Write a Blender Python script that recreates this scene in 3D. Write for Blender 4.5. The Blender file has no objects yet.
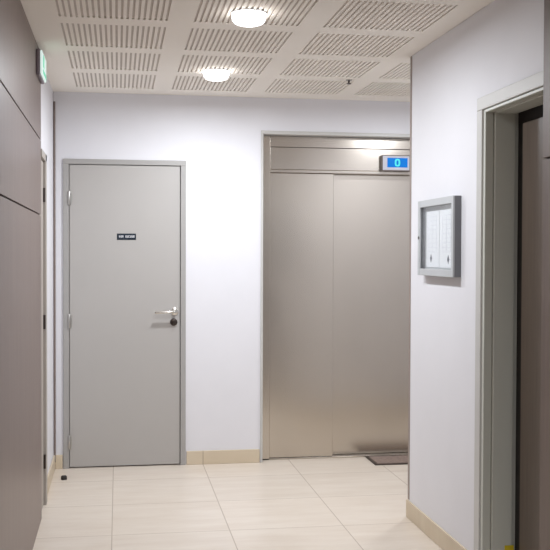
import bpy, bmesh, math, random
from mathutils import Vector, Matrix
random.seed(7)
S = bpy.context.scene
C = S.collection

# ------------------------------------------------------------------ camera
cam_d = bpy.data.cameras.new('camera')
cam = bpy.data.objects.new('camera', cam_d)
C.objects.link(cam)
cam_d.sensor_width = 36.0
cam_d.lens = 970.85 * 36.0 / 550.0
cam_d.clip_start = 0.02
R = Vector((0.98715395, -0.15973858, 0.00326722))
F = Vector((0.15977191, 0.98692707, -0.02116373))
U = Vector((1.5616e-04, 0.0214138699, 0.999770685))
cam.matrix_world = Matrix(((R.x, U.x, -F.x, 0.0), (R.y, U.y, -F.y, 0.0), (R.z, U.z, -F.z, 1.4251), (0, 0, 0, 1)))
S.camera = cam

# ------------------------------------------------------------------ world, exposure
w = bpy.data.worlds.new('world')
S.world = w
w.use_nodes = True
w.node_tree.nodes['Background'].inputs[0].default_value = (0.8, 0.85, 1.0, 1)
w.node_tree.nodes['Background'].inputs[1].default_value = 0.05
S.view_settings.view_transform = 'Standard'
S.view_settings.look = 'None'
S.view_settings.gamma = 1.0
S.view_settings.use_curve_mapping = False
S.view_settings.exposure = 0.0
LAMP_W = 23.0
LAMP_COL = (0.90, 0.945, 1.0)

# ------------------------------------------------------------------ numbers of the place (metres)
D = 6.56          # back wall
ZC = 2.492        # ceiling
XL = -0.42        # left wall
XW = -0.405       # face of left wood cladding
XR = 1.558        # right wall
YR = 5.066        # far corner of right wall
YB = -1.6         # wall behind the camera
XE = 3.3          # far end of the lift lobby
YW = 5.33         # far end of the left cladding

# ------------------------------------------------------------------ materials
def srgb(r, g, b):
    f = lambda c: (c / 255 / 12.92) if c / 255 <= 0.04045 else ((c / 255 + 0.055) / 1.055) ** 2.4
    return (f(r), f(g), f(b), 1.0)

def new_mat(name, col, rough=0.6, metal=0.0, spec=0.5):
    m = bpy.data.materials.new(name)
    m.use_nodes = True
    b = m.node_tree.nodes['Principled BSDF']
    b.inputs['Base Color'].default_value = col
    b.inputs['Roughness'].default_value = rough
    b.inputs['Metallic'].default_value = metal
    b.inputs['Specular IOR Level'].default_value = spec
    return m, m.node_tree, b

def N(nt, t, **kw):
    n = nt.nodes.new(t)
    for k, v in kw.items():
        setattr(n, k, v)
    return n

def coords(nt, scale=(1, 1, 1), kind='Object'):
    tc = N(nt, 'ShaderNodeTexCoord')
    mp = N(nt, 'ShaderNodeMapping')
    mp.inputs['Scale'].default_value = scale
    nt.links.new(tc.outputs[kind], mp.inputs['Vector'])
    return mp.outputs['Vector']

def noise(nt, vec, scale, detail=3.0, rough=0.55):
    n = N(nt, 'ShaderNodeTexNoise')
    n.inputs['Scale'].default_value = scale
    n.inputs['Detail'].default_value = detail
    n.inputs['Roughness'].default_value = rough
    nt.links.new(vec, n.inputs['Vector'])
    return n.outputs['Fac']

def ramp(nt, fac, stops):
    r = N(nt, 'ShaderNodeValToRGB')
    e = r.color_ramp.elements
    while len(e) < len(stops):
        e.new(0.5)
    for el, (p, c) in zip(e, stops):
        el.position = p
        el.color = c
    nt.links.new(fac, r.inputs['Fac'])
    return r.outputs['Color']

def bump(nt, bsdf, height, strength, dist=0.001):
    b = N(nt, 'ShaderNodeBump')
    b.inputs['Strength'].default_value = strength
    b.inputs['Distance'].default_value = dist
    nt.links.new(height, b.inputs['Height'])
    nt.links.new(b.outputs['Normal'], bsdf.inputs['Normal'])

def painted(name, col, var=0.03, rough=0.6, scale=3.0, grain=180.0, strength=0.15):
    m, nt, b = new_mat(name, col, rough)
    v = coords(nt)
    f = noise(nt, v, scale)
    lo = tuple(c * (1 - var) for c in col[:3]) + (1,)
    hi = tuple(min(1, c * (1 + var)) for c in col[:3]) + (1,)
    nt.links.new(ramp(nt, f, [(0.3, lo), (0.7, hi)]), b.inputs['Base Color'])
    bump(nt, b, noise(nt, v, grain, 2), strength)
    return m

def wood(name, a, bcol, rough=0.38, vertical=True):
    m, nt, b = new_mat(name, a, rough)
    v = coords(nt, (14, 14, 0.7))
    v2 = coords(nt, (90, 90, 2.5))
    f1 = noise(nt, v, 1.6, 5, 0.6)
    f2 = noise(nt, v2, 2.0, 3, 0.6)
    mx = N(nt, 'ShaderNodeMath', operation='MULTIPLY_ADD')
    mx.inputs[1].default_value = 0.5
    nt.links.new(f2, mx.inputs[0])
    h = N(nt, 'ShaderNodeMath', operation='MULTIPLY')
    h.inputs[1].default_value = 0.5
    nt.links.new(f1, h.inputs[0])
    nt.links.new(h.outputs[0], mx.inputs[2])
    nt.links.new(ramp(nt, mx.outputs[0], [(0.3, a), (0.7, bcol)]), b.inputs['Base Color'])
    bump(nt, b, f2, 0.08)
    return m

def brushed(name, col, rough=0.3, axis='z', aniso=0.0):
    m, nt, b = new_mat(name, col, rough, 1.0)
    v = coords(nt, (3, 3, 400) if axis == 'x' else (400, 400, 3))
    f = noise(nt, v, 1.0, 3, 0.6)
    r = N(nt, 'ShaderNodeMapRange')
    r.inputs['To Min'].default_value = rough - 0.05
    r.inputs['To Max'].default_value = rough + 0.06
    nt.links.new(f, r.inputs['Value'])
    nt.links.new(r.outputs[0], b.inputs['Roughness'])
    f2 = noise(nt, coords(nt, (2.0, 2.0, 1.2)), 1.6, 3)
    nt.links.new(ramp(nt, f2, [(0.3, tuple(c * 0.94 for c in col[:3]) + (1,)), (0.75, col)]), b.inputs['Base Color'])
    bump(nt, b, f, 0.015, 0.0004)
    return m

def tiled(name, base, joint, x0, y0, pitch=0.6, jw=0.005, rough=0.32, use_y=True):
    m, nt, b = new_mat(name, base, rough)
    tc = N(nt, 'ShaderNodeTexCoord')
    sep = N(nt, 'ShaderNodeSeparateXYZ')
    nt.links.new(tc.outputs['Object'], sep.inputs[0])
    masks, ids = [], []
    for ax, o in (('X', x0), ('Y', y0)):
        a = N(nt, 'ShaderNodeMath', operation='SUBTRACT'); a.inputs[1].default_value = o
        nt.links.new(sep.outputs[ax], a.inputs[0])
        d = N(nt, 'ShaderNodeMath', operation='DIVIDE'); d.inputs[1].default_value = pitch
        nt.links.new(a.outputs[0], d.inputs[0])
        fl = N(nt, 'ShaderNodeMath', operation='FLOOR')
        nt.links.new(d.outputs[0], fl.inputs[0])
        ids.append(fl.outputs[0])
        fr = N(nt, 'ShaderNodeMath', operation='FRACT')
        nt.links.new(d.outputs[0], fr.inputs[0])
        pp = N(nt, 'ShaderNodeMath', operation='PINGPONG'); pp.inputs[1].default_value = 0.5
        nt.links.new(fr.outputs[0], pp.inputs[0])
        lt = N(nt, 'ShaderNodeMath', operation='LESS_THAN'); lt.inputs[1].default_value = jw / pitch / 2
        nt.links.new(pp.outputs[0], lt.inputs[0])
        masks.append(lt.outputs[0])
    mk = N(nt, 'ShaderNodeMath', operation='MAXIMUM')
    nt.links.new(masks[0], mk.inputs[0])
    if use_y:
        nt.links.new(masks[1], mk.inputs[1])
    cmb = N(nt, 'ShaderNodeCombineXYZ')
    nt.links.new(ids[0], cmb.inputs[0]); nt.links.new(ids[1], cmb.inputs[1])
    wn = N(nt, 'ShaderNodeTexWhiteNoise', noise_dimensions='3D')
    nt.links.new(cmb.outputs[0], wn.inputs['Vector'])
    # veins, shifted tile by tile
    ad = N(nt, 'ShaderNodeVectorMath', operation='MULTIPLY_ADD')
    ad.inputs[1].default_value = (3.7, 3.7, 3.7)
    nt.links.new(wn.outputs['Color'], ad.inputs[0])
    mp = N(nt, 'ShaderNodeMapping'); mp.inputs['Scale'].default_value = (1.2, 5.0, 1)
    nt.links.new(tc.outputs['Object'], mp.inputs['Vector'])
    nt.links.new(mp.outputs['Vector'], ad.inputs[2])
    f = noise(nt, ad.outputs[0], 2.2, 5, 0.6)
    lo = tuple(c * k for c, k in zip(base[:3], (0.93, 0.90, 0.87))) + (1,)
    hi = tuple(min(1, c * 1.04) for c in base[:3]) + (1,)
    col = ramp(nt, f, [(0.32, lo), (0.68, hi)])
    hsv = N(nt, 'ShaderNodeHueSaturation')
    mr = N(nt, 'ShaderNodeMapRange'); mr.inputs['To Min'].default_value = 0.975; mr.inputs['To Max'].default_value = 1.02
    nt.links.new(wn.outputs['Value'], mr.inputs['Value'])
    nt.links.new(mr.outputs[0], hsv.inputs['Value'])
    nt.links.new(col, hsv.inputs['Color'])
    mix = N(nt, 'ShaderNodeMix', data_type='RGBA')
    nt.links.new(mk.outputs[0], mix.inputs['Factor'])
    nt.links.new(hsv.outputs[0], mix.inputs[6])
    mix.inputs[7].default_value = joint
    nt.links.new(mix.outputs[2], b.inputs['Base Color'])
    inv = N(nt, 'ShaderNodeMath', operation='SUBTRACT'); inv.inputs[0].default_value = 1.0
    nt.links.new(mk.outputs[0], inv.inputs[1])
    bump(nt, b, inv.outputs[0], 0.4, 0.001)
    rr = N(nt, 'ShaderNodeMath', operation='MULTIPLY_ADD')
    rr.inputs[1].default_value = 0.4; rr.inputs[2].default_value = rough
    nt.links.new(mk.outputs[0], rr.inputs[0]); nt.links.new(rr.outputs[0], b.inputs['Roughness'])
    return m

def emissive(name, col, strength, base=0.3):
    m = bpy.data.materials.new(name); m.use_nodes = True
    nt = m.node_tree
    b = nt.nodes['Principled BSDF']
    b.inputs['Base Color'].default_value = tuple(c * base for c in col[:3]) + (1,)
    b.inputs['Emission Color'].default_value = col
    b.inputs['Emission Strength'].default_value = strength
    b.inputs['Specular IOR Level'].default_value = 0.15
    f = noise(nt, coords(nt), 20, 1)
    mr = N(nt, 'ShaderNodeMapRange')
    mr.inputs['To Min'].default_value = strength * 0.97; mr.inputs['To Max'].default_value = strength * 1.03
    nt.links.new(f, mr.inputs['Value']); nt.links.new(mr.outputs[0], b.inputs['Emission Strength'])
    return m

M = {}
M['wall'] = painted('white_wall_paint', srgb(228, 227, 231), 0.015, 0.55)
M['ceiling'] = painted('ceiling_plasterboard', srgb(249, 243, 234), 0.01, 0.8, 2.0)
M['fleece'] = painted('acoustic_fleece', srgb(208, 199, 191), 0.05, 0.95, 8.0)
M['floor'] = tiled('cream_floor_tile', srgb(220, 209, 196), srgb(186, 172, 158), -0.03, 6.157)
M['base'] = tiled('beige_skirting_tile', srgb(244, 231, 206), srgb(170, 152, 130), -0.03, 6.157, use_y=False)
M['wood'] = wood('pale_greyed_wood_veneer', srgb(108, 92, 86), srgb(126, 108, 101), 0.36)
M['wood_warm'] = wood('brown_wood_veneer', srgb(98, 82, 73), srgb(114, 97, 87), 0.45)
M['dark_wood'] = wood('dark_brown_wood_veneer', srgb(80, 68, 58), srgb(102, 88, 76), 0.4)
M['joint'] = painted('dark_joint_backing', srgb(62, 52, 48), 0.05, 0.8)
M['door'] = painted('grey_door_paint', srgb(178, 174, 170), 0.012, 0.42, 2.0, 300, 0.05)
M['frame'] = painted('grey_frame_paint', srgb(166, 163, 160), 0.012, 0.4, 2.0, 300, 0.05)
M['jamb'] = painted('grey_green_jamb_paint', srgb(204, 205, 196), 0.012, 0.4, 2.0, 300, 0.05)
M['pale_frame'] = painted('pale_grey_frame_paint', srgb(196, 194, 190), 0.012, 0.4, 2.0, 300, 0.05)
M['closet'] = painted('taupe_door_paint', srgb(170, 162, 154), 0.02, 0.45, 2.0, 300, 0.05)
M['steel'] = brushed('brushed_stainless_steel', srgb(206, 198, 187), 0.24)
M['steel_h'] = brushed('brushed_stainless_header', srgb(194, 186, 176), 0.25, 'x')
M['chrome'] = brushed('satin_chrome', srgb(225, 222, 216), 0.22)
M['hinge'] = brushed('hinge_steel', srgb(190, 188, 184), 0.35)
M['dark_metal'] = brushed('dark_lock_metal', srgb(84, 76, 72), 0.35)
M['alu'] = painted('anodised_aluminium', srgb(186, 188, 190), 0.03, 0.35, 6.0)
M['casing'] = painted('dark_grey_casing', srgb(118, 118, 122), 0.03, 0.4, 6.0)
M['black'] = painted('black_rubber', srgb(38, 34, 32), 0.1, 0.7)
M['plate'] = painted('navy_plastic_plate', srgb(16, 32, 46), 0.05, 0.35)
M['white'] = painted('white_plastic', srgb(235, 235, 238), 0.01, 0.4)
M['indicator'] = painted('dark_indicator_body', srgb(110, 100, 96), 0.02, 0.45)
M['bezel'] = painted('pale_indicator_bezel', srgb(188, 188, 198), 0.02, 0.45)
M['grey_plastic'] = painted('grey_plastic', srgb(132, 122, 130), 0.02, 0.45)
M['paper'] = painted('white_paper', srgb(240, 240, 243), 0.01, 0.8)
M['ink'] = painted('grey_ink', srgb(218, 218, 226), 0.05, 0.8)
M['dark_ink'] = painted('dark_ink', srgb(84, 84, 96), 0.05, 0.8)
M['mat'] = painted('brown_grey_mat_pile', srgb(138, 120, 110), 0.18, 0.95, 60.0, 500, 0.9)
M['mat_edge'] = painted('dark_mat_rubber', srgb(72, 60, 52), 0.1, 0.85)
M['corner'] = painted('taupe_corner_strip', srgb(150, 136, 128), 0.05, 0.5)
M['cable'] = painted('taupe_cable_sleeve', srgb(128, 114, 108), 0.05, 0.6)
M['yellow'] = painted('yellow_vinyl', srgb(214, 190, 40), 0.05, 0.5)
M['lamp'] = emissive('lit_lamp_diffuser', (1.0, 0.98, 0.97, 1), 9.0)
M['exit'] = emissive('lit_exit_face', srgb(222, 240, 234), 0.85)
M['exit_green'] = emissive('lit_exit_green', srgb(120, 215, 180), 0.8)
M['screen'] = emissive('blue_display', srgb(0, 132, 236), 0.85, 0.02)
M['digit'] = emissive('cyan_display_digit', srgb(90, 240, 246), 0.95, 0.02)

def glass_mat():
    m = bpy.data.materials.new('thin_clear_glass'); m.use_nodes = True
    nt = m.node_tree
    out = nt.nodes['Material Output']
    nt.nodes.remove(nt.nodes['Principled BSDF'])
    t = N(nt, 'ShaderNodeBsdfTransparent'); t.inputs[0].default_value = (0.97, 0.98, 0.98, 1)
    g = N(nt, 'ShaderNodeBsdfGlossy'); g.inputs['Roughness'].default_value = 0.03
    fr = N(nt, 'ShaderNodeLayerWeight'); fr.inputs[0].default_value = 0.5
    pw = N(nt, 'ShaderNodeMath', operation='POWER'); pw.inputs[1].default_value = 5.0
    sc_ = N(nt, 'ShaderNodeMath', operation='MULTIPLY_ADD'); sc_.inputs[1].default_value = 0.6; sc_.inputs[2].default_value = 0.03
    nt.links.new(fr.outputs['Facing'], pw.inputs[0]); nt.links.new(pw.outputs[0], sc_.inputs[0])
    mx = N(nt, 'ShaderNodeMixShader')
    nt.links.new(sc_.outputs[0], mx.inputs[0]); nt.links.new(t.outputs[0], mx.inputs[1]); nt.links.new(g.outputs[0], mx.inputs[2])
    nt.links.new(mx.outputs[0], out.inputs[0])
    return m
M['glass'] = glass_mat()

# ------------------------------------------------------------------ helpers
def box(bm, x0, x1, y0, y1, z0, z1, bev=0.0, seg=2):
    if x0 > x1: x0, x1 = x1, x0
    if y0 > y1: y0, y1 = y1, y0
    if z0 > z1: z0, z1 = z1, z0
    t = bmesh.new()
    v = [t.verts.new(p) for p in ((x0, y0, z0), (x1, y0, z0), (x1, y1, z0), (x0, y1, z0), (x0, y0, z1), (x1, y0, z1), (x1, y1, z1), (x0, y1, z1))]
    for f in ((0, 3, 2, 1), (4, 5, 6, 7), (0, 1, 5, 4), (1, 2, 6, 5), (2, 3, 7, 6), (3, 0, 4, 7)):
        t.faces.new([v[i] for i in f])
    if bev:
        bmesh.ops.bevel(t, geom=t.edges[:], offset=bev, segments=seg, affect='EDGES', profile=0.5)
    me = bpy.data.meshes.new('tmp'); t.to_mesh(me); t.free()
    bm.from_mesh(me); bpy.data.meshes.remove(me)
    return bm

def lathe(bm, prof, centre, axis='z', seg=32):
    """prof: (radius, height) pairs along the axis"""
    c = Vector(centre)
    rings = []
    for r, h in prof:
        ring = []
        for k in range(seg):
            a = 2 * math.pi * k / seg
            p = Vector((r * math.cos(a), r * math.sin(a), h))
            if axis == 'y': p = Vector((p.x, p.z, p.y))
            if axis == 'x': p = Vector((p.z, p.x, p.y))
            ring.append(bm.verts.new(c + p))
        rings.append(ring)
    fs = []
    for a, b in zip(rings, rings[1:]):
        for k in range(seg):
            fs.append(bm.faces.new((a[k], a[(k + 1) % seg], b[(k + 1) % seg], b[k])))
    fs.append(bm.faces.new(rings[0])); fs.append(bm.faces.new(rings[-1]))
    bmesh.ops.recalc_face_normals(bm, faces=fs)
    return bm

def tube(bm, pts, r, seg=14):
    """round bar along a polyline"""
    pts = [Vector(p) for p in pts]
    rings = []
    for i, p in enumerate(pts):
        d = (pts[min(i + 1, len(pts) - 1)] - pts[max(i - 1, 0)]).normalized()
        a = d.orthogonal().normalized() if not rings else (ref - d * ref.dot(d)).normalized()
        ref = a
        b = d.cross(a)
        rings.append([bm.verts.new(p + r * (math.cos(2 * math.pi * k / seg) * a + math.sin(2 * math.pi * k / seg) * b)) for k in range(seg)])
    fs = []
    for a, b in zip(rings, rings[1:]):
        for k in range(seg):
            fs.append(bm.faces.new((a[k], a[(k + 1) % seg], b[(k + 1) % seg], b[k])))
    fs.append(bm.faces.new(rings[0])); fs.append(bm.faces.new(rings[-1]))
    bmesh.ops.recalc_face_normals(bm, faces=fs)
    return bm

def wloc(o):
    v = Vector((0, 0, 0))
    while o:
        v += o.location
        o = o.parent
    return v

def obj(name, bm, mat, parent=None, loc=None, smooth=False):
    """links bm (built in world coordinates) as one mesh object"""
    org = Vector(loc) if loc is not None else (wloc(parent) if parent else Vector((0, 0, 0)))
    bmesh.ops.translate(bm, verts=bm.verts, vec=-org)
    me = bpy.data.meshes.new(name)
    bm.to_mesh(me); bm.free()
    me.materials.append(mat)
    if smooth:
        for p in me.polygons: p.use_smooth = True
        me.set_sharp_from_angle(angle=math.radians(40))
    o = bpy.data.objects.new(name, me)
    C.objects.link(o)
    o.parent = parent
    o.location = org - (wloc(parent) if parent else Vector((0, 0, 0)))
    return o

def tag(o, label, cat, group=None, kind=None):
    o['label'] = label; o['category'] = cat
    if group: o['group'] = group
    if kind: o['kind'] = kind
    return o

def thing(name, loc, label, cat, group=None, kind=None):
    o = bpy.data.objects.new(name, None)
    o.empty_display_size = 0.1
    C.objects.link(o); o.location = loc
    return tag(o, label, cat, group, kind)

def copy_tree(o, parent=None):
    c = o.copy(); C.objects.link(c); c.parent = parent
    for ch in o.children: copy_tree(ch, c)
    return c

B = bmesh.new
ST = 'structure'

# ------------------------------------------------------------------ the setting
fl = obj('floor', box(B(), XL - 0.15, XE + 0.15, YB - 0.15, D + 0.35, -0.1, 0.0), M['floor'])
tag(fl, 'cream square tiled floor of the corridor and lift lobby', 'floor', kind=ST)

# ceiling: plasterboard with real slots, dark fleece above them
bm = B()
zt = ZC + 0.007
xs, ys = [], []
px, py = 0.606, 0.6195
blocks_x = [(-0.262 + px * k, 0.2248 + px * k) for k in range(0, 6) if 0.2248 + px * k < XE]
blocks_y = [(5.852 - py * k, 6.345 - py * k) for k in range(0, 12)]
blocks_y = sorted(b for b in blocks_y if b[0] > YB)
def quad(a, b, c, d): bm.faces.new([bm.verts.new(p) for p in (a, b, c, d)])
def flat(x0, x1, y0, y1, z): quad((x0, y0, z), (x0, y1, z), (x1, y1, z), (x1, y0, z))
X0, X1, Y0, Y1 = XL - 0.15, XE + 0.15, YB - 0.15, D + 0.15
yc = Y0
for (b0, b1) in blocks_y:
    flat(X0, X1, yc, b0, ZC)
    xc = X0
    for (a0, a1) in blocks_x:
        flat(xc, a0, b0, b1, ZC)
        n = 20; sw = 0.0105; pitch = (a1 - a0 - sw) / (n - 1)
        for k in range(n):
            s0 = a0 + k * pitch; s1 = s0 + sw
            quad((s0, b0, ZC), (s0, b0, zt), (s0, b1, zt), (s0, b1, ZC))
            quad((s1, b0, ZC), (s1, b1, ZC), (s1, b1, zt), (s1, b0, zt))
            quad((s0, b0, ZC), (s1, b0, ZC), (s1, b0, zt), (s0, b0, zt))
            quad((s0, b1, ZC), (s0, b1, zt), (s1, b1, zt), (s1, b1, ZC))
            if k < n - 1: flat(s1, s0 + pitch, b0, b1, ZC)
        xc = a1
    flat(xc, X1, b0, b1, ZC)
    yc = b1
flat(X0, X1, yc, Y1, ZC)
ce = obj('ceiling', bm, M['ceiling'])
tag(ce, 'white plasterboard ceiling with square blocks of narrow slots', 'ceiling', kind=ST)
o = obj('acoustic_backing', box(B(), X0, X1, Y0, Y1, zt, zt + 0.05), M['fleece'], ce)

# back wall with door and lift openings
bm = B()
for (x0, x1, z0, z1) in ((XL - 0.15, -0.345, 0, ZC), (-0.345, 0.439, 2.04, ZC), (0.439, 0.968, 0, ZC), (0.968, 2.32, 2.262, ZC), (2.32, XE + 0.15, 0, ZC)):
    box(bm, x0, x1, D, D + 0.15, z0, z1)
tag(obj('wall_back', bm, M['wall']), 'white painted wall facing the viewer with grey door and lift', 'wall', kind=ST)
# left wall with closet opening
bm = B()
for (y0, y1, z0, z1) in ((YB - 0.15, YW + 0.01, 0, ZC), (YW + 0.01, 5.64, 1.98, ZC), (5.64, D, 0, ZC)):
    box(bm, XL - 0.15, XL, y0, y1, z0, z1)
tag(obj('wall_left', bm, M['wall']), 'left wall, painted white beyond the wood panels', 'wall', kind=ST)
# right wall with doorway, and its return along the lift lobby
bm = B()
DY0, DY1 = 3.10, 3.985
for (y0, y1, z0, z1) in ((YB - 0.15, DY0, 0, ZC), (DY0, DY1, 2.06, ZC), (DY1, YR, 0, ZC)):
    box(bm, XR, XR + 0.3, y0, y1, z0, z1)
box(bm, XR + 0.3, XE + 0.15, YR - 0.15, YR, 0, ZC)
tag(obj('wall_right', bm, M['wall']), 'white painted right wall carrying the display case, with a doorway', 'wall', kind=ST)
tag(obj('wall_lobby', box(B(), XE, XE + 0.15, YR, D, 0, ZC), M['wall']), 'white end wall of the lift lobby round the corner', 'wall', kind=ST)
tag(obj('wall_front', box(B(), XL, XR, YB - 0.15, YB, 0, ZC), M['wall']), 'white wall behind the viewer closing the corridor', 'wall', kind=ST)

# skirting
def skirt(name, label, *b):
    tag(obj(name, box(B(), *b, 0.002, 1), M['base']), label, 'skirting', kind=ST)
skirt('baseboard_back', 'beige tile skirting between grey door and lift', 0.458, 0.958, D - 0.010, D, 0.0, 0.092)
skirt('baseboard_back.001', 'short beige tile skirting left of the grey door', XL + 0.011, -0.362, D - 0.010, D, 0.0, 0.092)
skirt('baseboard_left', 'beige tile skirting beyond the wood panels on the left', XL, XL + 0.010, 5.70, D, 0.0, 0.092)
skirt('baseboard_right', 'beige tile skirting under the display case', XR - 0.010, XR, 4.055, YR + 0.010, 0.0, 0.096)
skirt('baseboard_lobby', 'beige tile skirting round the corner in the lift lobby', XR, XE, YR, YR + 0.010, 0.0, 0.096)

# corner strips
tag(obj('trim_1', box(B(), XR - 0.003, XR + 0.012, YR - 0.022, YR + 0.003, 0.10, ZC - 0.001, 0.001, 1), M['corner']), 'thin taupe corner strip at the far end of the right wall', 'corner strip', kind=ST)
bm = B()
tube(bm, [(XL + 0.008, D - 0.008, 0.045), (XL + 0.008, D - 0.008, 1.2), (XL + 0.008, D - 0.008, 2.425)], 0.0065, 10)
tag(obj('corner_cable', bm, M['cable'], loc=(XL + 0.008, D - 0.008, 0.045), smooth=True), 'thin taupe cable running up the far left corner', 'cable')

# ------------------------------------------------------------------ wood cladding
def panel(label, x0, x1, y0, y1, z0, z1, group, mat):
    o = obj('wood_wall_panel', box(B(), x0, x1, y0, y1, z0, z1, 0.002, 2), M[mat], loc=((x0 + x1) / 2, (y0 + y1) / 2, z0))
    return tag(o, label, 'wall panel', group)
G = 0.007
gl = 'wood panels of the left wall'
panel('lowest and tallest greyed wood panel on the left wall, down to the floor', XL, XW, YB, YW, 0.0, 1.631 - G / 2, gl, 'wood')
panel('middle greyed wood panel on the left wall, between the two dark joints', XL, XW, YB, YW, 1.631 + G / 2, 2.030 - G / 2, gl, 'wood')
panel('topmost greyed wood panel on the left wall, under the ceiling', XL, XW, YB, YW, 2.030 + G / 2, ZC, gl, 'wood')
bm = B()
for z in (1.631, 2.030): box(bm, XL, XL + 0.004, YB, YW - 0.002, z - G / 2, z + G / 2)
tag(obj('trim_2', bm, M['joint']), 'dark recessed joints between the wood panels on the left', 'joint strip', kind=ST)
gr = 'wood panels beside the right doorway'
XP, YP = 1.530, 3.350
panel('tall lower wood panel at right edge, before the doorway', XP, XR, YB, YP, 0.0, 1.776 - G / 2, gr, 'wood_warm')
panel('upper wood panel at right edge, before the doorway and under the ceiling', XP, XR, YB, YP, 1.776 + G / 2, ZC, gr, 'wood_warm')
tag(obj('trim_3', box(B(), XR - 0.012, XR, YB, YP - 0.002, 1.776 - G / 2, 1.776 + G / 2), M['joint']), 'dark recessed joint between the wood panels at right edge', 'joint strip', kind=ST)

# ------------------------------------------------------------------ grey door in the back wall
d1 = thing('door_1', (0.048, D, 0), 'plain light grey flush door with lever handle and small dark sign', 'door', kind=ST)
bm = B()
fy = D - 0.014
box(bm, -0.357, -0.319, fy, D, 0, 2.018, 0.002, 1); box(bm, 0.417, 0.452, fy, D, 0, 2.018, 0.002, 1); box(bm, -0.357, 0.452, fy, D, 2.018, 2.052, 0.002, 1)
box(bm, -0.345, -0.319, D, D + 0.10, 0, 2.04); box(bm, 0.417, 0.439, D, D + 0.10, 0, 2.04); box(bm, -0.319, 0.417, D, D + 0.10, 2.022, 2.04)
box(bm, -0.319, -0.300, D + 0.045, D + 0.10, 0, 2.022); box(bm, 0.398, 0.417, D + 0.045, D + 0.10, 0, 2.022); box(bm, -0.300, 0.398, D + 0.045, D + 0.10, 2.0, 2.022)
obj('door_frame', bm, M['frame'], d1)
leaf = obj('door_leaf', box(B(), -0.316, 0.4125, D - 0.004, D + 0.038, 0.008, 2.014, 0.0015, 1), M['door'], d1)
yl = D - 0.004
for z in (1.793, 0.979, 0.175):
    bm = B()
    lathe(bm, [(0.0, -0.047), (0.006, -0.047), (0.0085, -0.043), (0.0085, 0.043), (0.006, 0.047), (0.0, 0.047)], (-0.3175, yl - 0.0125, z), 'z', 16)
    box(bm, -0.3165, -0.300, yl - 0.003, yl + 0.001, z - 0.042, z + 0.042)
    h = obj('hinge', bm, M['hinge'], leaf, smooth=True); h['label'] = 'steel hinge'
bm = B()
lathe(bm, [(0.0, 0.0), (0.026, 0.0), (0.026, -0.006), (0.022, -0.009), (0.0, -0.009)], (0.376, yl, 1.040), 'y', 28)
tube(bm, [(0.376, yl - 0.006, 1.040), (0.376, yl - 0.045, 1.040), (0.3735, yl - 0.0515, 1.040), (0.367, yl - 0.055, 1.0395), (0.34, yl - 0.056, 1.038), (0.252, yl - 0.054, 1.035), (0.246, yl - 0.052, 1.035)], 0.0095, 14)
h = obj('handle', bm, M['chrome'], leaf, smooth=True); h['label'] = 'satin chrome lever handle'
bm = B()
lathe(bm, [(0.0, 0.0), (0.025, 0.0), (0.025, -0.008), (0.020, -0.012), (0.0, -0.012)], (0.371, yl, 0.968), 'y', 28)
box(bm, 0.366, 0.376, yl - 0.034, yl - 0.012, 0.952, 0.984, 0.003, 2)
h = obj('thumb_turn', bm, M['dark_metal'], leaf, smooth=True); h['label'] = 'dark round thumb turn lock'
pl = obj('name_plate', box(B(), -0.006, 0.120, yl - 0.003, yl, 1.519, 1.561, 0.001, 1), M['plate'], leaf)
pl['label'] = 'small dark navy sign with a line of tiny white lettering'
bm = B()
x = 0.008
for wlen in (3, 6):
    for k in range(wlen):
        wd = random.choice((0.0085, 0.0095, 0.0075))
        z0, z1, y0, y1 = 1.534, 1.549, yl - 0.0036, yl - 0.0029
        box(bm, x, x + 0.0024, y0, y1, z0, z1)
        kind = random.randrange(3)
        if kind != 1: box(bm, x + wd - 0.0034, x + wd - 0.001, y0, y1, z0, z1)
        for zz in random.sample((z0, z0 + 0.0062, z1 - 0.0024), 2 if kind else 1):
            box(bm, x + 0.0024, x + wd - 0.001, y0, y1, zz, zz + 0.0024)
        x += wd + 0.0022
    x += 0.011
obj('lettering', bm, M['white'], pl)

# ------------------------------------------------------------------ closet door on the left wall
d2 = thing('door_2', (XL, 5.48, 0), 'narrow taupe closet door at the end of the left wall', 'door', kind=ST)
bm = B()
box(bm, XL - 0.05, -0.400, 5.612, 5.690, 0, 1.985, 0.002, 1)
box(bm, XL, -0.400, YW + 0.004, 5.690, 1.945, 1.987, 0.002, 1)
obj('door_frame', bm, M['closet'], d2)
lf2 = obj('door_leaf', box(B(), XL - 0.04, XL + 0.005, YW + 0.012, 5.608, 0.008, 1.942, 0.0015, 1), M['closet'], d2)
for z in (1.755, 1.040, 0.25):
    bm = B()
    lathe(bm, [(0.0, -0.04), (0.007, -0.04), (0.007, 0.04), (0.0, 0.04)], (-0.4085, 5.604, z), 'z', 14)
    obj('hinge', bm, M['dark_metal'], lf2, smooth=True)

# ------------------------------------------------------------------ doorway in the right wall
d3 = thing('door_3', (XR, 3.54, 0), 'dark brown wooden door set deep in a pale grey frame', 'door', kind=ST)
bm = B()
JY, HZ = 3.955, 2.030
for (y0, y1) in ((JY + 0.035, 4.050), (3.045, 3.10)):
    box(bm, 1.544, XR, y0, y1, 0, 2.050, 0.003, 2)
box(bm, 1.544, XR, 3.045, 4.050, 2.050, 2.106, 0.003, 2)
obj('architrave', bm, M['pale_frame'], d3)
bm = B()
box(bm, 1.552, 1.588, JY + 0.012, JY + 0.034, 0, 2.049, 0.002, 1)
box(bm, 1.590, 1.684, JY, DY1, 0, 2.058, 0.002, 1)
box(bm, 1.684, 1.80, JY + 0.012, DY1, 0, 2.058)
box(bm, 1.552, 1.588, 3.101, JY + 0.012, 2.036, 2.049, 0.002, 1)
box(bm, 1.590, 1.684, 3.13, JY, HZ, 2.058, 0.002, 1)
box(bm, 1.684, 1.80, 3.13, JY, HZ + 0.012, 2.058)
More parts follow.
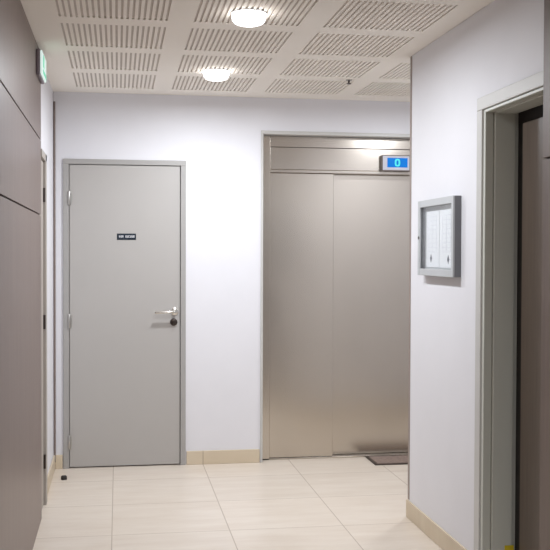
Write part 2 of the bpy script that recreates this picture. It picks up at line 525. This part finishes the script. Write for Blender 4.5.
box(bm, 1.552, 1.80, 3.102, 3.13, 0, 2.035, 0.002, 1)
obj('door_jamb', bm, M['jamb'], d3)
bm = B()
box(bm, 1.700, 1.79, 3.893, JY + 0.011, 0, HZ + 0.011)
box(bm, 1.700, 1.79, 3.131, 3.893, 1.984, HZ + 0.011)
h = obj('door_seal', bm, M['black'], d3); h['label'] = 'black recessed seal round the door leaf'
obj('door_leaf', box(B(), 1.688, 1.740, 3.135, 3.892, 0.008, 1.983, 0.002, 1), M['dark_wood'], d3)
h = obj('marker_sticker', box(B(), 1.648, 1.690, JY - 0.002, JY, 0.075, 0.172, 0.0008, 1), M['yellow'], d3)
h['label'] = 'small yellow sticker low on the jamb'
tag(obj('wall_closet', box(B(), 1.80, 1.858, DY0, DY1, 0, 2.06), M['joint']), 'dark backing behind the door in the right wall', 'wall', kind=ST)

# ------------------------------------------------------------------ lift
e = thing('elevator', (1.64, D, 0), 'brushed stainless steel lift front with closed sliding doors', 'lift')
EX0, EX1, EZ = 0.962, 2.326, 2.268
bm = B()
box(bm, EX0, EX0 + 0.016, D - 0.012, D + 0.07, 0, EZ - 0.024, 0.002, 1)
box(bm, EX1 - 0.016, EX1, D - 0.012, D + 0.07, 0, EZ - 0.024, 0.002, 1)
box(bm, EX0, EX1, D - 0.012, D + 0.07, EZ - 0.024, EZ, 0.002, 1)
h = obj('surround', bm, M['pale_frame'], e); h['label'] = 'thin pale grey surround'
PX0, PX1 = 1.036, 2.256
obj('side_post', box(B(), EX0 + 0.017, PX0, D + 0.060, D + 0.20, 0, EZ - 0.026, 0.002, 2), M['steel'], e)
obj('side_post', box(B(), PX1, EX1 - 0.017, D + 0.060, D + 0.20, 0, EZ - 0.026, 0.002, 2), M['steel'], e)
bm = B()
box(bm, PX0 + 0.001, PX1 - 0.001, D + 0.068, D + 0.20, 2.168, EZ - 0.026, 0.002, 2)
box(bm, PX0 + 0.001, PX1 - 0.001, D + 0.064, D + 0.20, 2.012, 2.165, 0.002, 2)
box(bm, PX0 + 0.001, PX1 - 0.001, D + 0.056, D + 0.20, 1.990, 2.011, 0.003, 2)
obj('header', bm, M['steel_h'], e)
XM = 1.488
obj('door_panel', box(B(), PX0 + 0.001, XM, D + 0.078, D + 0.116, 0.012, 1.989, 0.003, 2), M['steel'], e)
obj('door_panel', box(B(), XM - 0.03, PX1 - 0.001, D + 0.134, D + 0.172, 0.012, 1.989, 0.003, 2), M['steel'], e)
bm = B()
box(bm, EX0 + 0.017, EX1 - 0.017, D + 0.060, D + 0.20, 0.0005, 0.010, 0.001, 1)
obj('sill', bm, M['steel_h'], e)
IX0, IX1 = 1.818, 2.022
ind = obj('floor_indicator', box(B(), IX0, IX1, D + 0.020, D + 0.064, 2.010, 2.122, 0.004, 2), M['indicator'], e)
obj('bezel', box(B(), IX0 + 0.006, IX1 - 0.006, D + 0.017, D + 0.0205, 2.017, 2.116, 0.0015, 1), M['bezel'], ind)
ind['label'] = 'white floor indicator with a lit blue display'
sc = obj('screen', box(B(), IX0 + 0.038, IX1 - 0.020, D + 0.0155, D + 0.017, 2.036, 2.102), M['screen'], ind)
bm = B()                                            # the digit 0
cx, cz, n = (IX0 + IX1) / 2 + 0.009, 2.069, 28
def ringpt(a, rx, rz): return (cx + rx * math.copysign(abs(math.cos(a)) ** 0.7, math.cos(a)), cz + rz * math.copysign(abs(math.sin(a)) ** 0.7, math.sin(a)))
vs = []
for k in range(n):
    a = 2 * math.pi * k / n
    (xo, zo), (xi, zi) = ringpt(a, 0.020, 0.027), ringpt(a, 0.0075, 0.0155)
    vs.append([bm.verts.new(p) for p in ((xo, D + 0.0145, zo), (xi, D + 0.0145, zi), (xo, D + 0.0155, zo), (xi, D + 0.0155, zi))])
fs = []
for k in range(n):
    a, b = vs[k], vs[(k + 1) % n]
    fs += [bm.faces.new((a[0], b[0], b[1], a[1])), bm.faces.new((a[2], a[3], b[3], b[2])), bm.faces.new((a[0], a[2], b[2], b[0])), bm.faces.new((a[1], b[1], b[3], a[3]))]
bmesh.ops.recalc_face_normals(bm, faces=fs)
obj('digit', bm, M['digit'], ind)

# mat before the lift
mt = thing('door_mat', (2.2, 6.5, 0), 'brown grey ribbed mat with dark edge on floor before the lift', 'mat')
MX0, MX1, MY0, MY1 = 1.718, 2.30, 6.345, 6.612
bm = B()
for (a, b, c, d) in ((MX0, MX1, MY0, MY0 + 0.022), (MX0, MX1, MY1 - 0.02, MY1), (MX0, MX0 + 0.02, MY0 + 0.022, MY1 - 0.02), (MX1 - 0.02, MX1, MY0 + 0.022, MY1 - 0.02)):
    box(bm, a, b, c, d, 0.0005, 0.008, 0.002, 1)
obj('border', bm, M['mat_edge'], mt)
bm = B()
y = MY0 + 0.0225
while y < MY1 - 0.026:
    box(bm, MX0 + 0.0205, MX1 - 0.0205, y, y + 0.0085, 0.0005, 0.011, 0.002, 1)
    y += 0.0095
obj('pile', bm, M['mat'], mt)

# ------------------------------------------------------------------ display case and its papers
nb = thing('display_case', (XR, 4.537, 1.32), 'silver framed glazed display case holding two sheets on the right wall', 'display case')
cx0, cy0, cy1, cz0, cz1, bw = 1.518, 4.270, 4.803, 1.322, 1.699, 0.034
cf = cx0 + 0.009
def rim(x0, x1, t, lw, rw, bev):
    bm = B()
    box(bm, x0, x1, cy0 + t, cy0 + rw, cz0 + t, cz1 - t, bev, 2); box(bm, x0, x1, cy1 - lw, cy1 - t, cz0 + t, cz1 - t, bev, 2)
    box(bm, x0 + 0.0004, x1, cy0 + rw, cy1 - lw, cz0 + t, cz0 + bw, bev, 2); box(bm, x0 + 0.0004, x1, cy0 + rw, cy1 - lw, cz1 - bw, cz1 - t, bev, 2)
    return bm
obj('frame', rim(cx0, cf, 0.0, bw, 0.028, 0.002), M['alu'], nb)
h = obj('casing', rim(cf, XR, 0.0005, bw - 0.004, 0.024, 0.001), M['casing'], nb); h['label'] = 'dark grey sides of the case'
obj('back_panel', box(B(), 1.548, XR, cy0 + 0.028, cy1 - bw, cz0 + bw, cz1 - bw), M['alu'], nb)
obj('glass_pane', box(B(), cx0 + 0.010, cx0 + 0.0125, cy0 + 0.0285, cy1 - bw - 0.0005, cz0 + bw + 0.0005, cz1 - bw - 0.0005), M['glass'], nb)
bm = B()
lathe(bm, [(0.0, 0.0), (0.008, 0.0), (0.008, -0.003), (0.0, -0.003)], (cx0, cy1 - 0.020, 1.512), 'x', 16)
obj('lock', bm, M['dark_metal'], nb, smooth=True)
for i, (y0, y1, lab) in enumerate(((4.548, 4.744, 'white printed sheet on the left inside the display case'), (4.344, 4.541, 'white printed sheet on the right inside the display case'))):
    t = thing('notice_sheet', (1.547, (y0 + y1) / 2, 1.364), lab, 'notice', 'sheets in the display case')
    obj('paper', box(B(), 1.5462, 1.5478, y0, y1, 1.364, 1.643), M['paper'], t)
    bm = B()
    W = y1 - y0
    for k in range(9):                              # faint plan lines
        z = 1.615 - k * 0.022
        box(bm, 1.5455, 1.5461, y0 + 0.03, y1 - 0.03 - random.random() * 0.05, z, z + 0.002)
    for k in range(3):
        yy = y0 + 0.035 + k * 0.06
        box(bm, 1.5455, 1.5461, yy, yy + 0.002, 1.44, 1.615)
    obj('printed_lines', bm, M['ink'], t)
    bm = B()                                        # dark diamond-like mark at the foot of the sheet
    yc_ = (y0 + y1) / 2 + (0.022 if i == 0 else -0.03)
    zc_ = 1.408 if i == 0 else 1.404
    pts = [(yc_ - 0.016, zc_), (yc_, zc_ - 0.022), (yc_ + 0.016, zc_), (yc_, zc_ + 0.022)]
    a = [bm.verts.new((1.5454, p, q)) for p, q in pts]; b = [bm.verts.new((1.5461, p, q)) for p, q in pts]
    bm.faces.new(a); bm.faces.new(b[::-1])
    for k in range(4): bm.faces.new((a[k], b[k], b[(k + 1) % 4], a[(k + 1) % 4]))
    bmesh.ops.recalc_face_normals(bm, faces=bm.faces[:])
    obj('printed_mark', bm, M['dark_ink'], t)

# ------------------------------------------------------------------ exit sign on the left wall
ex = thing('exit_sign', (XL, 5.42, 2.31), 'small lit green and white emergency exit light high on left wall', 'exit light')
obj('housing', box(B(), XW - 0.0, XW + 0.020, 5.02, 5.315, 2.326, 2.456, 0.006, 2), M['grey_plastic'], ex)
lt = obj('lit_face', box(B(), XW + 0.020, XW + 0.030, 5.026, 5.309, 2.332, 2.450, 0.005, 3), M['exit'], ex)
bm = B()
box(bm, XW + 0.030, XW + 0.0312, 5.085, 5.29, 2.342, 2.364); box(bm, XW + 0.030, XW + 0.0312, 5.085, 5.16, 2.375, 2.436)
obj('pictogram', bm, M['exit_green'], lt)

# ------------------------------------------------------------------ ceiling lamps
def make_lamp(loc, label, group):
    x, y, z = loc
    t = thing('ceiling_lamp', loc, label, 'ceiling lamp', group)
    bm = B()
    lathe(bm, [(0.0, 0.0), (0.080, 0.0), (0.080, -0.004), (0.076, -0.006), (0.0, -0.006)], loc, 'z', 40)
    obj('trim_ring', bm, M['white'], t, smooth=True)
    bm = B()
    lathe(bm, [(0.0, -0.006), (0.074, -0.006), (0.0745, -0.020), (0.071, -0.034), (0.062, -0.045), (0.045, -0.051), (0.0, -0.054)], loc, 'z', 40)
    obj('diffuser', bm, M['lamp'], t, smooth=True)
    ld = bpy.data.lights.new('lamp_light', 'AREA')
    ld.shape = 'DISK'; ld.size = 0.13; ld.energy = LAMP_W; ld.color = LAMP_COL
    lo = bpy.data.objects.new('lamp_light', ld)
    C.objects.link(lo); lo.parent = t; lo.location = (0, 0, -0.057)
    return t
gla = 'round ceiling lamps of the corridor'
proto = make_lamp((0.572, 4.280, ZC), 'larger looking lit round ceiling lamp, nearer the viewer', gla)
for (x, y, lab) in ((0.566, 5.66, 'smaller looking lit round ceiling lamp, nearer the grey door'),
                    (0.580, 0.80, 'added unseen fill lamp on the ceiling just before the viewer'),  # added lamp, out of view, lifts bounce light on jamb and ceiling
                    (0.580, -0.60, 'added unseen fill lamp on the ceiling behind the viewer'),  # another added fill lamp, unseen, brightens faces turned to the camera
                    (2.04, 5.70, 'lit round ceiling lamp round the corner, over the mat')):
    c = copy_tree(proto)
    c.location = (x, y, ZC); c['label'] = lab
    if x > 1:                                       # the lobby lamp is a weaker one
        for ch in c.children:
            if ch.type == 'LIGHT':
                ch.data = ch.data.copy(); ch.data.energy = LAMP_W * 0.6

# small detector on the ceiling
sd = thing('ceiling_sprinkler', (1.392, 5.80, ZC), 'tiny grey sprinkler head on the ceiling before the lift', 'sprinkler')
bm = B(); lathe(bm, [(0.0, 0.0), (0.020, 0.0), (0.020, -0.003), (0.016, -0.005), (0.0, -0.005)], (1.392, 5.80, ZC), 'z', 20)
obj('collar', bm, M['hinge'], sd, smooth=True)
bm = B(); lathe(bm, [(0.0, -0.005), (0.006, -0.005), (0.006, -0.022), (0.014, -0.023), (0.014, -0.026), (0.0, -0.026)], (1.392, 5.80, ZC), 'z', 16)
obj('nozzle', bm, M['dark_metal'], sd, smooth=True)

# door stop
bm = B(); lathe(bm, [(0.0, 0.0005), (0.019, 0.0005), (0.019, 0.018), (0.015, 0.024), (0.0, 0.025)], (-0.336, 6.235, 0), 'z', 20)
tag(obj('door_stop', bm, M['black'], loc=(-0.336, 6.235, 0), smooth=True), 'small black rubber stop on the floor before the grey door', 'door stop')
